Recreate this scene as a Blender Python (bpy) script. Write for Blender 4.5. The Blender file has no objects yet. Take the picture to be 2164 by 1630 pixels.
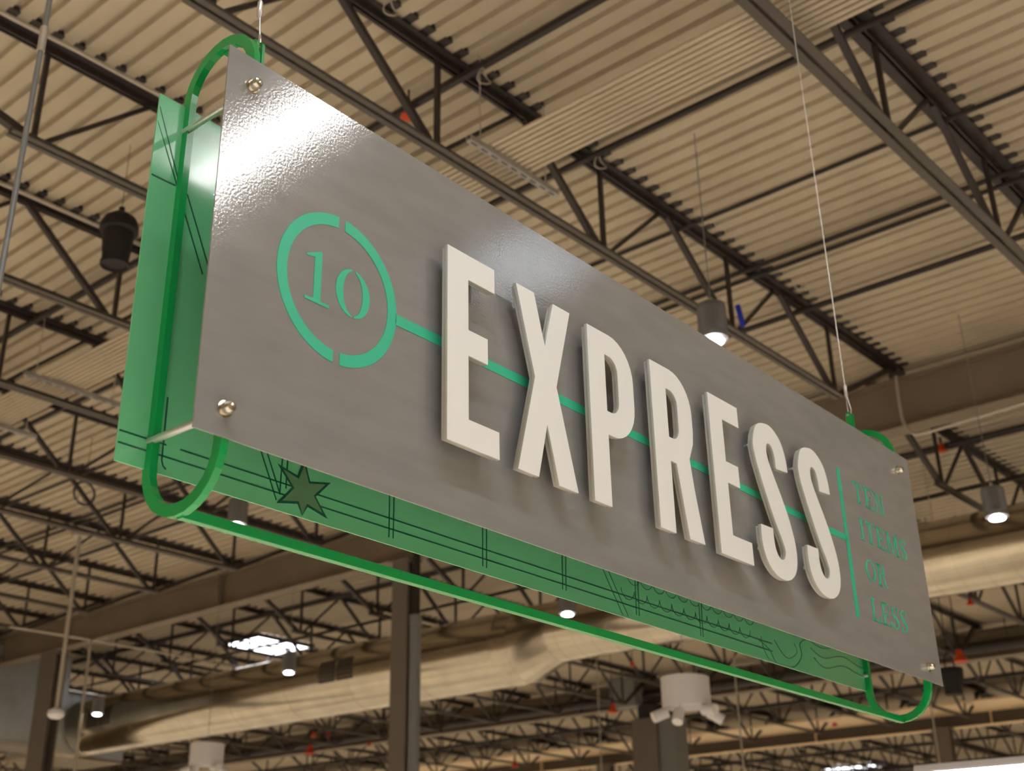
import bpy, bmesh, math, random
import numpy as np
from mathutils import Vector, Matrix

random.seed(7)
SC = bpy.context.scene
COL = SC.collection
PI = math.pi

# ------------------------------------------------------------------ camera
W, H = 2164, 1630
FPX, CX, CY, CAMZ = 2656.87, 954.5, 734.85, 1.6
def cam_axes(yaw, pitch, roll):
    f = np.array([math.sin(yaw)*math.cos(pitch), math.cos(yaw)*math.cos(pitch), math.sin(pitch)])
    r = np.array([math.cos(yaw), -math.sin(yaw), 0.0]); u = np.cross(r, f)
    c, s = math.cos(roll), math.sin(roll)
    return np.array([c*r+s*u, -s*r+c*u, f])
CM = cam_axes(0.8246847, 0.4443346, 0.0026963)
cam_d = bpy.data.cameras.new('camera'); cam = bpy.data.objects.new('camera', cam_d); COL.objects.link(cam)
r_, u_, f_ = CM
cam.matrix_world = Matrix(((r_[0], u_[0], -f_[0], 0), (r_[1], u_[1], -f_[1], 0), (r_[2], u_[2], -f_[2], CAMZ), (0, 0, 0, 1)))
cam_d.sensor_width = 36; cam_d.lens = FPX/W*36
cam_d.shift_x = (W/2-CX)/W; cam_d.shift_y = (CY-H/2)/W
cam_d.clip_start = 0.05; cam_d.clip_end = 200
cam_d.dof.use_dof = True; cam_d.dof.focus_distance = 2.8; cam_d.dof.aperture_fstop = 4.6
SC.camera = cam

def ray(x, y):
    return CM.T @ np.array([(x-CX)/FPX, -(y-CY)/FPX, 1.0])
def at(x, y, X=None, Y=None, Z=None):
    d = ray(x, y)
    t = X/d[0] if X is not None else Y/d[1] if Y is not None else (Z-CAMZ)/d[2]
    return Vector((d[0]*t, d[1]*t, d[2]*t+CAMZ))

# ------------------------------------------------------------------ world, exposure
w = bpy.data.worlds.new('world'); SC.world = w; w.use_nodes = True
w.node_tree.nodes['Background'].inputs[0].default_value = (0.9, 0.95, 1.0, 1)
w.node_tree.nodes['Background'].inputs[1].default_value = 0.3
SC.view_settings.view_transform = 'Standard'; SC.view_settings.look = 'None'
SC.view_settings.gamma = 1; SC.view_settings.use_curve_mapping = False
SC.view_settings.exposure = 0.26
SC.cycles.use_denoising = True
SC.cycles.max_bounces = 7; SC.cycles.diffuse_bounces = 4; SC.cycles.glossy_bounces = 4
SC.cycles.sample_clamp_indirect = 6
SC.cycles.caustics_reflective = False; SC.cycles.caustics_refractive = False
WARM = (1.0, 0.90, 0.75); NEUTRAL = (1.0, 0.975, 0.94)
def spot(name, loc, power, size=2.2, radius=0.12, color=WARM, target=None, blend=0.6):
    d = bpy.data.lights.new(name, 'SPOT'); d.energy = power; d.spot_size = size; d.spot_blend = blend
    d.shadow_soft_size = radius; d.color = color
    o = bpy.data.objects.new(name, d); COL.objects.link(o); o.location = loc
    if target is not None:
        o.rotation_euler = (Vector(target)-Vector(loc)).to_track_quat('-Z', 'Y').to_euler()
    return o
# aisle downlights: the pendant grid of the store, carried on outside the frame
for i in range(-3, 9):
    for j in range(-3, 10):
        x, y = 2.0+4.8*i, 3.67+4.95*j
        if -8 < x < 44 and -8 < y < 46:
            close = -6 < x < 4 and y < 4
            spot('aisle_spot', (x, y, 2.9), 600 if close else (400 if -1 < x < 9 and 4 < y < 15 else 290 if y > 4 or x > 16 else 170), 2.3, 0.2, NEUTRAL if close else WARM)

# ------------------------------------------------------------------ materials
def lin(c):
    return tuple(((v/255)/12.92 if v/255 <= 0.04045 else ((v/255+0.055)/1.055)**2.4) for v in c)
def mat(name, col, rough=0.5, metal=0.0, noise=None, bump=None, emit=None, spec=None, coat=0.0):
    m = bpy.data.materials.new(name); m.use_nodes = True
    nt = m.node_tree; b = nt.nodes['Principled BSDF']
    b.inputs['Base Color'].default_value = (*col, 1); b.inputs['Roughness'].default_value = rough
    b.inputs['Metallic'].default_value = metal
    if spec is not None: b.inputs['Specular IOR Level'].default_value = spec
    if coat: b.inputs['Coat Weight'].default_value = coat; b.inputs['Coat Roughness'].default_value = 0.12
    if emit:
        b.inputs['Emission Color'].default_value = (*emit[0], 1); b.inputs['Emission Strength'].default_value = emit[1]
    tc = nt.nodes.new('ShaderNodeTexCoord')
    if noise:      # (scale, amount, (sx, sy, sz))
        mp = nt.nodes.new('ShaderNodeMapping'); mp.inputs['Scale'].default_value = noise[2] if len(noise) > 2 else (1, 1, 1)
        n = nt.nodes.new('ShaderNodeTexNoise'); n.inputs['Scale'].default_value = noise[0]; n.inputs['Detail'].default_value = 5
        nt.links.new(tc.outputs['Object'], mp.inputs[0]); nt.links.new(mp.outputs[0], n.inputs['Vector'])
        cr = nt.nodes.new('ShaderNodeValToRGB')
        a = noise[1]
        cr.color_ramp.elements[0].position = 0.3; cr.color_ramp.elements[1].position = 0.7
        cr.color_ramp.elements[0].color = (*[v*(1-a) for v in col], 1); cr.color_ramp.elements[1].color = (*[min(1, v*(1+a)) for v in col], 1)
        nt.links.new(n.outputs['Fac'], cr.inputs[0]); nt.links.new(cr.outputs[0], b.inputs['Base Color'])
    if bump:       # (scale, strength)
        n2 = nt.nodes.new('ShaderNodeTexNoise'); n2.inputs['Scale'].default_value = bump[0]; n2.inputs['Detail'].default_value = 3
        bp = nt.nodes.new('ShaderNodeBump'); bp.inputs['Strength'].default_value = bump[1]; bp.inputs['Distance'].default_value = 0.002
        nt.links.new(tc.outputs['Object'], n2.inputs['Vector']); nt.links.new(n2.outputs['Fac'], bp.inputs['Height'])
        nt.links.new(bp.outputs[0], b.inputs['Normal'])
    return m
M = {}
M['deck'] = mat('cream_deck_paint', (0.475, 0.400, 0.290), 0.55, noise=(1.3, 0.10))
M['joist'] = mat('dark_joist_paint', (0.075, 0.062, 0.053), 0.42)
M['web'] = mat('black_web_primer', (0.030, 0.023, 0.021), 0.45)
M['girder'] = mat('tan_girder_paint', (0.20, 0.155, 0.11), 0.5, noise=(2.0, 0.08))
M['ledger'] = mat('bright_cream_ledger', (0.80, 0.62, 0.40), 0.5)
M['black'] = mat('black_pipe_paint', (0.020, 0.015, 0.013), 0.5)
M['speaker'] = mat('black_plastic', (0.008, 0.0075, 0.007), 0.7)
M['column'] = mat('grey_column_paint', (0.16, 0.135, 0.115), 0.5)
M['pipe_grey'] = mat('grey_pipe_paint', (0.20, 0.20, 0.20), 0.3)
M['galv'] = mat('galvanised_duct', (0.64, 0.57, 0.46), 0.17, 1.0, noise=(3.0, 0.10))
M['galv_dull'] = mat('galvanised_box', (0.46, 0.49, 0.51), 0.40, 0.8, noise=(2.0, 0.12))
M['conduit'] = mat('conduit_metal', (0.50, 0.45, 0.38), 0.35, 0.4)
M['wire'] = mat('steel_cable', (0.62, 0.58, 0.53), 0.35, 0.6)
M['panel'] = mat('brushed_steel_panel', (0.30, 0.293, 0.283), 0.10, 0.25, noise=(9.0, 0.07, (0.6, 1.0, 2.6)), bump=(190, 0.09))
M['edge'] = mat('panel_edge', (0.05, 0.045, 0.04), 0.4, 0.5)
M['green'] = mat('green_frame_gloss', lin((8, 150, 72)), 0.22, coat=0.3)
M['backgreen'] = mat('green_panel_gloss', lin((108, 190, 136)), 0.16, 0.0, bump=(420, 0.08), coat=0.6)
M['print'] = mat('teal_print', lin((52, 182, 142)), 0.45)
M['line'] = mat('dark_green_print', lin((22, 88, 66)), 0.35)
M['starfill'] = mat('grey_green_print', lin((92, 130, 92)), 0.35)
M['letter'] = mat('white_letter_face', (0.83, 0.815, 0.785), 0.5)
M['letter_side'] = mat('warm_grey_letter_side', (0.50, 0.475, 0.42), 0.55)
M['chrome'] = mat('bright_rod', (0.72, 0.69, 0.64), 0.38, 0.85)
M['brass'] = mat('brass_bolt', (0.70, 0.64, 0.52), 0.2, 1.0)
M['white'] = mat('white_lamp_enamel', (0.74, 0.72, 0.74), 0.45)
M['lampgrey'] = mat('ribbed_lamp_aluminium', (0.26, 0.26, 0.27), 0.35, 0.6)
M['bulb'] = mat('glowing_lens', (1, 1, 1), 0.4, emit=((1.0, 0.93, 0.86), 9))
M['tube'] = mat('fluorescent_tube', (1, 1, 1), 0.4, emit=((1.0, 0.98, 0.96), 36))
M['tube_cool'] = mat('cool_fluorescent_tube', (1, 1, 1), 0.4, emit=((0.84, 0.93, 1.0), 48))
M['skylight'] = mat('skylight_diffuser', (1, 1, 1), 0.4, emit=((0.93, 0.93, 1.0), 5))
M['skyblue'] = mat('skylight_diffuser_bright', (1, 1, 1), 0.4, emit=((0.75, 0.86, 1.0), 3))
M['red'] = mat('orange_red_fitting', lin((200, 62, 22)), 0.45)
M['blue'] = mat('blue_cable_jacket', lin((28, 30, 62)), 0.5)
M['bluetape'] = mat('bright_blue_tape', lin((24, 48, 170)), 0.5)
M['floor'] = mat('polished_floor', (0.55, 0.50, 0.43), 0.5, noise=(1.1, 0.30, (1.0, 0.06, 1.0)))
M['wall'] = mat('wall_paint', (0.42, 0.36, 0.29), 0.7, noise=(0.8, 0.05))
M['strut'] = mat('zinc_strut', (0.42, 0.41, 0.40), 0.4, 0.5)
M['slot'] = mat('strut_slot', (0.05, 0.045, 0.04), 0.6)
M['grille'] = mat('dark_grille', (0.06, 0.045, 0.04), 0.6)

# ------------------------------------------------------------------ mesh helpers
class MB:
    def __init__(self): self.v = []; self.f = []; self.smooth = False
    def add(self, vs, fs):
        o = len(self.v); self.v += [tuple(p) for p in vs]; self.f += [tuple(i+o for i in q) for q in fs]; return self
    def box(self, a, b):
        (x0, y0, z0), (x1, y1, z1) = a, b
        return self.add([(x0,y0,z0),(x1,y0,z0),(x1,y1,z0),(x0,y1,z0),(x0,y0,z1),(x1,y0,z1),(x1,y1,z1),(x0,y1,z1)],
                        [(0,3,2,1),(4,5,6,7),(0,1,5,4),(1,2,6,5),(2,3,7,6),(3,0,4,7)])
    def bar(self, p, q, wd, hg, up=(0, 0, 1)):
        p, q = Vector(p), Vector(q); d = (q-p).normalized(); up = Vector(up)
        if abs(d.dot(up)) > 0.98: up = Vector((1, 0, 0))
        s = d.cross(up).normalized()*wd/2; t = s.cross(d).normalized()*hg/2
        vs = [p-s-t, p+s-t, p+s+t, p-s+t, q-s-t, q+s-t, q+s+t, q-s+t]
        return self.add(vs, [(0,1,2,3),(7,6,5,4),(0,4,5,1),(1,5,6,2),(2,6,7,3),(3,7,4,0)])
    def tube(self, pts, r, n=10, cap=True):
        pts = [Vector(p) for p in pts]; rings = []; prev = None
        for i, p in enumerate(pts):
            d = (pts[min(i+1, len(pts)-1)]-pts[max(i-1, 0)]).normalized()
            if prev is None:
                a = d.orthogonal().normalized()
            else:
                a = (prev-d*prev.dot(d)).normalized()
            prev = a; b = d.cross(a); rr = r[i] if isinstance(r, (list, tuple)) else r
            rings.append([p+(a*math.cos(2*PI*k/n)+b*math.sin(2*PI*k/n))*rr for k in range(n)])
        vs = [v for rg in rings for v in rg]
        fs = [(i*n+k, i*n+(k+1) % n, (i+1)*n+(k+1) % n, (i+1)*n+k) for i in range(len(pts)-1) for k in range(n)]
        if cap: fs += [tuple(range(n-1, -1, -1)), tuple((len(pts)-1)*n+k for k in range(n))]
        return self.add(vs, fs)
    def lathe(self, prof, c=(0, 0, 0), n=28, axis='z'):
        c = Vector(c); vs = []
        for r, h in prof:
            for k in range(n):
                a = 2*PI*k/n
                q = {'z': (r*math.cos(a), r*math.sin(a), h), 'y': (r*math.cos(a), h, r*math.sin(a)), 'x': (h, r*math.cos(a), r*math.sin(a))}[axis]
                vs.append(c+Vector(q))
        fs = [(i*n+k, i*n+(k+1) % n, (i+1)*n+(k+1) % n, (i+1)*n+k) for i in range(len(prof)-1) for k in range(n)]
        fs += [tuple(range(n-1, -1, -1)), tuple((len(prof)-1)*n+k for k in range(n))]
        return self.add(vs, fs)
    def mesh(self, name, m, smooth=False):
        me = bpy.data.meshes.new(name); me.from_pydata(self.v, [], self.f)
        bm = bmesh.new(); bm.from_mesh(me); bmesh.ops.recalc_face_normals(bm, faces=bm.faces); bm.to_mesh(me); bm.free()
        me.materials.append(m)
        if smooth:
            for p in me.polygons: p.use_smooth = len(p.vertices) == 4
            me.set_sharp_from_angle(angle=math.radians(40))
        return me
    def build(self, name, m, parent=None, smooth=False):
        return link(name, self.mesh(name, m, smooth), parent)
def link(name, me, parent=None, label=None):
    o = bpy.data.objects.new(name, me); COL.objects.link(o)
    if parent is not None: o.parent = parent
    if label: o['label'] = label
    return o
def tag(o, label, cat, group=None):
    o['label'] = label; o['category'] = cat
    if group: o['group'] = group
    return o
def thing(name, loc, label, cat, group=None, rz=0.0):
    o = bpy.data.objects.new(name, None); COL.objects.link(o); o.location = loc; o.rotation_euler = (0, 0, rz)
    o.empty_display_size = 0.1
    return tag(o, label, cat, group)
def struct(o):
    o['kind'] = 'structure'; return o
def dup(root, loc=None, label=None, group=None):
    r = root.copy(); COL.objects.link(r)
    if loc is not None: r.location = loc
    if label: r['label'] = label
    if group: r['group'] = group
    for ch in list(root.children):
        c = ch.copy(); COL.objects.link(c); c.parent = r
        for g in list(ch.children):
            d = g.copy(); COL.objects.link(d); d.parent = c
    return r
def flat(polys, d0, d1, name, m, bevel=0.0, offset=0.0):
    """2-D outlines (with holes) extruded between two depths: local x = u, local y = depth, local z = height"""
    cu = bpy.data.curves.new(name, 'CURVE'); cu.dimensions = '2D'; cu.fill_mode = 'BOTH'
    cu.extrude = abs(d1-d0)/2-bevel; cu.offset = offset
    if bevel: cu.bevel_depth = bevel; cu.bevel_resolution = 1
    for pl in polys:
        s = cu.splines.new('POLY'); s.points.add(len(pl)-1); s.use_cyclic_u = True
        for p, (a, b) in zip(s.points, pl): p.co = (a, b, 0, 1)
    o = bpy.data.objects.new(name, cu); COL.objects.link(o)
    dg = bpy.context.evaluated_depsgraph_get()
    me = bpy.data.meshes.new_from_object(o.evaluated_get(dg)); bpy.data.objects.remove(o); bpy.data.curves.remove(cu)
    mid = (d0+d1)/2
    for v in me.vertices: v.co = (v.co.x, mid-v.co.z, v.co.y)
    me.update(); me.materials.clear(); me.materials.append(m); me.name = name
    return me
def smooth_path(pts, n=7):
    out = []; P = [Vector((*p, 0)) if len(p) == 2 else Vector(p) for p in pts]
    for i in range(len(P)-1):
        p0, p1, p2, p3 = P[max(i-1, 0)], P[i], P[i+1], P[min(i+2, len(P)-1)]
        for k in range(n):
            t = k/n
            out.append(0.5*((2*p1)+(-p0+p2)*t+(2*p0-5*p1+4*p2-p3)*t*t+(-p0+3*p1-3*p2+p3)*t**3))
    out.append(P[-1]); return out

# ------------------------------------------------------------------ room shell
ZD = 7.0
RX0, RX1, RY0, RY1 = -9.0, 46.0, -9.0, 47.0
struct(MB().box((RX0, RY0, -0.2), (RX1, RY1, 0)).build('floor', M['floor']))
for nm, a, b in (('wall_east', (RX1, RY0, 0), (RX1+.2, RY1, 7.2)), ('wall_west', (RX0-.2, RY0, 0), (RX0, RY1, 7.2)),
                 ('wall_north', (RX0, RY1, 0), (RX1, RY1+.2, 7.2)), ('wall_south', (RX0, RY0-.2, 0), (RX1, RY0, 7.2))):
    struct(MB().box(a, b).build(nm, M['wall']))
# corrugated steel roof deck, ribs running along Y
def deck_profile(x0, x1, pitch, wide, slope, depth, z):
    pts = []; x = x0
    while x < x1-1e-6:
        pts += [(x, z), (x+wide, z), (x+wide+slope, z+depth), (x+pitch-slope, z+depth)]
        x += pitch
    pts.append((x, z)); return pts
def deck_mesh(pts, y0, y1):
    m = MB(); n = len(pts)
    vs = [(x, y0, z) for x, z in pts]+[(x, y1, z) for x, z in pts]
    m.add(vs, [(i, i+1, n+i+1, n+i) for i in range(n-1)])
    return m
prof = deck_profile(RX0+0.067, RX1, 0.1605, 0.106, 0.009, 0.042, ZD)
ceil = struct(deck_mesh(prof, RY0, RY1).build('ceiling', M['deck']))
top = MB().box((RX0, RY0, ZD+0.06), (RX1, RY1, ZD+0.13)).build('roof_top', M['deck'], ceil)
# ------------------------------------------------------------------ steel joists
ZT, ZB = 6.985, 6.215
def chord_mesh(name, x0, x1, z, top=True, wd=0.10):
    m = MB(); wd = wd*1.25 if top else wd*0.85; leg = (wd-0.022)/2; t = 0.012; h = 0.06 if top else 0.05
    for s in (-1, 1):
        a = s*0.011; b = s*(0.011+leg); y0, y1 = min(a, b), max(a, b)
        if top: m.box((x0, y0, -t), (x1, y1, 0)); m.box((x0, min(a, a+s*t), -h), (x1, max(a, a+s*t), -t))
        else:   m.box((x0, y0, 0), (x1, y1, t)); m.box((x0, min(a, a+s*t), t), (x1, max(a, a+s*t), h))
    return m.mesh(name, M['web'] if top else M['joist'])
def joist_panels(xa, xb, first):
    bp = []; x = first
    while x < xb-1.2:
        if x > xa+1.2: bp.append(x)
        x += 1.8
    return bp
class JoistKit:
    """meshes for one bay, shared by all of its joists"""
    def __init__(self, xa, xb, first, wd=0.10, split=True):
        self.xa, self.xb, self.split = xa, xb, split
        bp = joist_panels(xa, xb, first)
        if not bp: bp = [(xa+xb)/2]
        self.top = chord_mesh('top_chord', xa, xb, ZT, True, wd)
        self.bot = chord_mesh('bottom_chord', bp[0]-0.12, bp[-1]+0.12, ZB, False, wd*0.95)
        dz = ZB-ZT
        self.webs = []
        allw = MB()
        tops = [xa+0.15]+[(bp[i]+bp[i+1])/2 for i in range(len(bp)-1)]+[xb-0.15]
        for i, b in enumerate(bp):
            tl, tr = tops[i], tops[i+1]
            wl = ('diagonal_web', (tl+0.05, 0, -0.05), (b-0.04, 0, dz+0.04), 0.045 if i else 0.055)
            wv = ('vertical_web', (b+0.04, 0, -0.04), (b+0.04, 0, dz+0.04), 0.032)
            wr = ('diagonal_web', (tr-0.05, 0, -0.05), (b+0.12, 0, dz+0.05), 0.030 if i < len(bp)-1 else 0.05)
            for nm, p, q, k in (wl, wv, wr):
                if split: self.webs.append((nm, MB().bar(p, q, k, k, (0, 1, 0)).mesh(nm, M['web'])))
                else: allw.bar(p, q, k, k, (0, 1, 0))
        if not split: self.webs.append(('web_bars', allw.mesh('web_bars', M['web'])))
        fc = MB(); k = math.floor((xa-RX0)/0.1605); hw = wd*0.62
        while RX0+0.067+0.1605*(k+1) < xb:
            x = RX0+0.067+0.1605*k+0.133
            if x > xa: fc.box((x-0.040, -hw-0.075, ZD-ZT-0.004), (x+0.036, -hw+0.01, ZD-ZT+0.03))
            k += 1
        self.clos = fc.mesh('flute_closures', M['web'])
        s = MB(); s.box((xa-0.05, -0.06, -0.10), (xa+0.10, 0.06, -0.012)); self.seat0 = s.mesh('bearing_seat', M['joist'])
        s = MB(); s.box((xb-0.10, -0.06, -0.10), (xb+0.05, 0.06, -0.012)); self.seat1 = s.mesh('bearing_seat', M['joist'])
    def make(self, y, label, group=None):
        r = thing('roof_joist', (0, y, ZT), label, 'joist', group)
        link('top_chord', self.top, r); b = link('bottom_chord', self.bot, r); b.location = (0, 0, ZB-ZT)
        for nm, me in self.webs: link(nm, me, r)
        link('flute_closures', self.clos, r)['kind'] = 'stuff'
        link('bearing_seat', self.seat0, r); link('bearing_seat', self.seat1, r)
        return r
G1, G2, G3, G4 = 11.85, 23.7, 30.2, 42.0
kit1 = JoistKit(0.1, G1-0.02, 1.25, wd=0.125)
kit1w = JoistKit(0.1, G1-0.02, 1.25, wd=0.165)
near = [(0.6, 'steel roof joist hidden nearest the camera, beyond upper right corner', kit1w),
        (2.43, 'wide-chord dark steel roof joist crossing the upper right corner', kit1w),
        (4.655, 'dark steel roof joist with web diagonals right above the sign top edge', kit1),
        (6.50, 'dark steel roof joist between loudspeaker and green loop top, crossing upper left', kit1),
        (8.30, 'dark steel roof joist passing just behind the black loudspeaker', kit1),
        (10.15, 'dark steel roof joist, first one below the black loudspeaker', kit1),
        (11.87, 'dark steel roof joist, second one below the black loudspeaker', kit1),
        (13.57, 'dark steel roof joist holding the top of the white pole', kit1),
        (15.40, 'dark steel roof joist, first one past the white pole', kit1),
        (17.20, 'dark steel roof joist, second one past the white pole', kit1),
        (19.0, 'dark steel roof joist by the left girder end, over the grey duct box', kit1)]
for y, lb, k in near: k.make(y, lb)
kit1f = JoistKit(0.1, G1-0.02, 1.25, split=False)
for y in (20.8, 22.6, 24.4): kit1f.make(y, 'dark steel roof joist at far left, behind the left column', 'joists behind the left column')
kit2 = JoistKit(G1+0.12, G2-0.02, G1+0.12+1.45, split=False)
for i in range(20): kit2.make(5.0+1.80*i, 'dark steel roof joist between the near tan girder and the black girder', 'joists over the round duct')
kit3 = JoistKit(G2+0.12, G3-0.02, G2+0.12+1.45, split=False)
for i in range(13): kit3.make(9.3+1.80*i, 'dark steel roof joist between the black girder and the bright far girder', 'joists of the third bay')
kit4 = JoistKit(G3+0.12, G4-0.02, G3+0.12+1.45, split=False)
for i in range(8): kit4.make(11.3+1.80*i, 'dark steel roof joist beyond the bright far girder', 'joists of the far bay')
# bridging and black sprinkler pipes crossing under the deck, along Y
for x, z, r, y0, y1, lb in ((5.07, 6.87, 0.030, -2, 24, 'black pipe crossing the deck above the sign left half'),
                        (6.42, 6.88, 0.026, -2, 24, 'black pipe with the close ribbed strip beside it'),
                        (7.72, 6.86, 0.018, 0, 24, 'thin dark pipe crossing above the ribbed pendant lamp'),
                        (8.72, 6.88, 0.022, 0, 24, 'dark pipe right of the ribbed pendant lamp wire'),
                        (8.90, 6.90, 0.020, 0, 24, 'dark pipe, right one of the close pair beside the lamp wire'),
                        (9.72, 6.87, 0.028, 0, 24, 'black pipe near the right suspension cable'),
                        (13.95, 6.86, 0.045, 0, 40, 'black pipe just behind the near tan girder'),
                        (15.6, 6.86, 0.03, 0, 40, 'black pipe over the round duct'),
                        (17.8, 6.80, 0.03, 0, 42, 'black pipe between round duct and black girder'),
                        (20.3, 6.80, 0.03, 0, 42, 'second black pipe between round duct and black girder'),
                        (26.2, 6.5, 0.05, 4, 44, 'dark pipe between black girder and bright girder'),
                        (33.5, 6.4, 0.05, 6, 44, 'dark pipe beyond the bright far girder'),
                        (36.8, 6.3, 0.06, 6, 44, 'second dark pipe beyond the bright far girder')):
    tag(MB().tube([(x, y0, z), (x, (y0+y1)/2, z), (x, y1, z)], r, 8).build('sprinkler_pipe', M['black']), lb, 'pipe')
# pale conduits on two joists
tag(MB().tube(smooth_path([(2.2, 6.05, 6.955), (2.35, 6.30, 6.945), (2.6, 6.36, 6.935), (3.2, 6.34, 6.935)], 6)+[Vector((11.5, 6.32, 6.935))], 0.016, 8).build('conduit', M['conduit'], None, True),
    'pale bent conduit along the joist at the top left corner', 'conduit')
tag(MB().tube([(0.5, 8.18, 6.935), (6, 8.17, 6.935), (11.5, 8.16, 6.935)], 0.018, 8).build('conduit', M['conduit'], None, True),
    'pale straight conduit along the joist behind the loudspeaker', 'conduit')

# ------------------------------------------------------------------ girders
def girder(x, y0, y1, zb, zt, bf, label, mt=None, mweb=None):
    g = thing('roof_girder', (x, y0, zb), label, 'girder')
    L_ = y1-y0; h = zt-zb
    MB().box((-bf/2, 0, 0), (bf/2, L_, 0.02)).build('bottom_flange', mt or M['girder'], g)
    MB().box((-bf/2, 0, h-0.02), (bf/2, L_, h)).build('top_flange', mt or M['girder'], g)
    MB().box((-0.008, 0, 0.02), (0.008, L_, h-0.02)).build('web_plate', mweb or mt or M['girder'], g)
    st = MB().box((-bf/2+0.01, 0.2, 0.02), (bf/2-0.01, 0.212, h-0.02)).mesh('stiffener', mt or M['girder'])
    for k in range(int(L_/4.4)+1): link('stiffener', st, g).location = (0, 4.4*k, 0)
    return g
girder(G1, -2, 26, 6.34, 6.875, 0.24, 'tan steel roof girder nearest the sign, crossing behind its ends')
girder(G2, 0, 46, 6.36, 6.875, 0.30, 'second tan roof girder low behind the round duct, half hidden by a black pipe')
tag(MB().tube([(23.35, 0, 6.52), (23.35, 20, 6.52), (23.35, 45, 6.52)], 0.10, 12).build('main_pipe', M['black'], None, True), 'thick black main pipe running below the round duct across the lower frame', 'pipe')
hk = MB()
for y in range(4, 44, 4): hk.tube([(23.35, y, 6.6), (23.35, y, 6.99)], 0.008, 6)
hk = hk.build('pipe_hanger', M['web'], bpy.data.objects['main_pipe']); hk['kind'] = 'stuff'
g3 = girder(G3, 2, 46, 6.20, 6.52, 0.26, 'far roof girder under the bright strip, lower right', M['ledger'], M['joist'])
MB().box((-1.35, 0, 0.325), (-0.14, 44, 0.37)).build('ledger_strip', M['ledger'], g3)['label'] = 'bright tan strip along the girder top'
girder(G4, 4, 46, 6.3, 6.85, 0.2, 'farthest roof girder near the frame bottom', M['joist'])
# conduit bent down over the near girder
pc = [at(1893, 795, X=11.70), at(1900, 850, X=11.70), at(1908, 888, X=11.70), at(1920, 910, X=11.70), at(1938, 918, X=11.70), at(1960, 914, X=11.70)]
pe = at(2164, 853, X=11.70)
tag(MB().tube(smooth_path(pc, 5)+[pe, pe+(pe-pc[-1])*2], 0.016, 8).build('conduit', M['conduit'], None, True), 'pale conduit bent down across the near tan girder, right edge', 'conduit')

# ------------------------------------------------------------------ columns
def column(x, y, wx, wy, ztop, label, cap=True):
    c = thing('steel_column', (x, y, 0), label, 'column')
    m = MB(); t = 0.02
    m.box((-wx/2, -wy/2, 0), (-wx/2+t, wy/2, ztop)); m.box((wx/2-t, -wy/2, 0), (wx/2, wy/2, ztop)); m.box((-wx/2+t, -0.008, 0), (wx/2-t, 0.008, ztop))
    m.build('shaft', M['column'], c)
    MB().box((-wx/2-.05, -wy/2-.05, 0), (wx/2+.05, wy/2+.05, 0.03)).build('base_plate', M['column'], c)
    MB().box((-wx/2-.04, -wy/2-.04, ztop), (wx/2+.04, wy/2+.04, ztop+0.025)).build('cap_plate', M['column'], c)
    return c
column(G1, 11.79, 0.22, 0.29, 6.31, 'steel column below the sign middle, beside a grey drain pipe')
d1 = thing('drain_pipe', (11.75, 11.49, 0), 'dark grey round drain pipe on the column below the sign', 'pipe')
MB().tube([(0, 0, 0), (0, 0, 5.45)], 0.075, 18).build('pipe_shaft', M['pipe_grey'], d1, True)
MB().tube([(0, 0, 5.40), (0, 0, 5.52)], 0.085, 18).build('coupling', M['pipe_grey'], d1, True)
MB().tube([(0, 0, 5.52), (0, 0, 6.96)], 0.055, 14).build('upper_pipe', M['black'], d1, True)
column(G1, 20.62, 0.24, 0.50, 6.31, 'dark grey steel column at the left edge')
column(29.9, 12.1, 0.24, 0.40, 6.17, 'brown steel column under the right loop of the sign')
column(29.9, 21.75, 0.24, 0.45, 6.17, 'distant steel column left of the wide brown column')
c2 = thing('clad_column', (23.4, 15.45, 0), 'wide brown clad column behind the white drum lamp', 'column')
MB().box((-0.30, -0.02, 0), (0.30, 0.62, 6.0)).build('cladding', M['column'], c2)
MB().box((-0.24, -0.42, 0), (0.24, -0.02, 6.0)).build('side_channel', M['pipe_grey'], c2)
MB().box((-0.2, 0.02, 6.0), (0.2, 0.5, 6.30)).build('neck', M['black'], c2)
MB().box((-0.42, 0.40, 6.28), (-0.1, 1.05, 6.86)).build('bracket_box', M['pipe_grey'], c2)
dp = thing('drain_pipe', tuple(at(482, 1175, X=11.5)), 'short black vertical pipe above the near girder, behind the green rail', 'pipe')
MB().tube([(0, 0, 0), (0, 0, 0.66)], 0.075, 14).build('pipe_shaft', M['black'], dp, True)
MB().tube([(0, 0, 0.02), (0, 0, 0.12)], 0.095, 14).build('coupling', M['black'], dp, True)

# ------------------------------------------------------------------ round duct and box ducts
duct = thing('round_duct', (14.3, 11.5, 5.56), 'large round silver spiral duct crossing low behind the sign', 'duct')
def ring_profile(y0, y1, r, seam):
    pr = []; y = y0
    while y < y1-1e-6:
        e = min(y+seam, y1)
        pr += [(r, y), (r, e-0.012), (r+0.003, e-0.012), (r+0.003, e)]
        y = e
    pr.append((r, y1)); return pr
NZ = -0.0
MB().lathe(ring_profile(0.50, 11.67, 0.545, 1.5), (0, 0, 0), 48, 'y').build('wide_section', M['galv'], duct, True)
MB().lathe([(0.545, 0.50), (0.553, 0.47), (0.545, 0.45), (0.545, 0.18), (0.545, 0.17)], (0, 0, 0), 48, 'y').build('collar', M['galv'], duct, True)
rd = MB(); n = 48; vs = []
for y, r, z in ((0.18, 0.545, 0), (-0.42, 0.43, 0.115)):
    for k in range(n):
        a = 2*PI*k/n; vs.append((r*math.cos(a), y, z+r*math.sin(a)))
rd.add(vs, [(k, (k+1) % n, n+(k+1) % n, n+k) for k in range(n)])
rd.build('reducer', M['galv'], duct, True)
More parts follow.
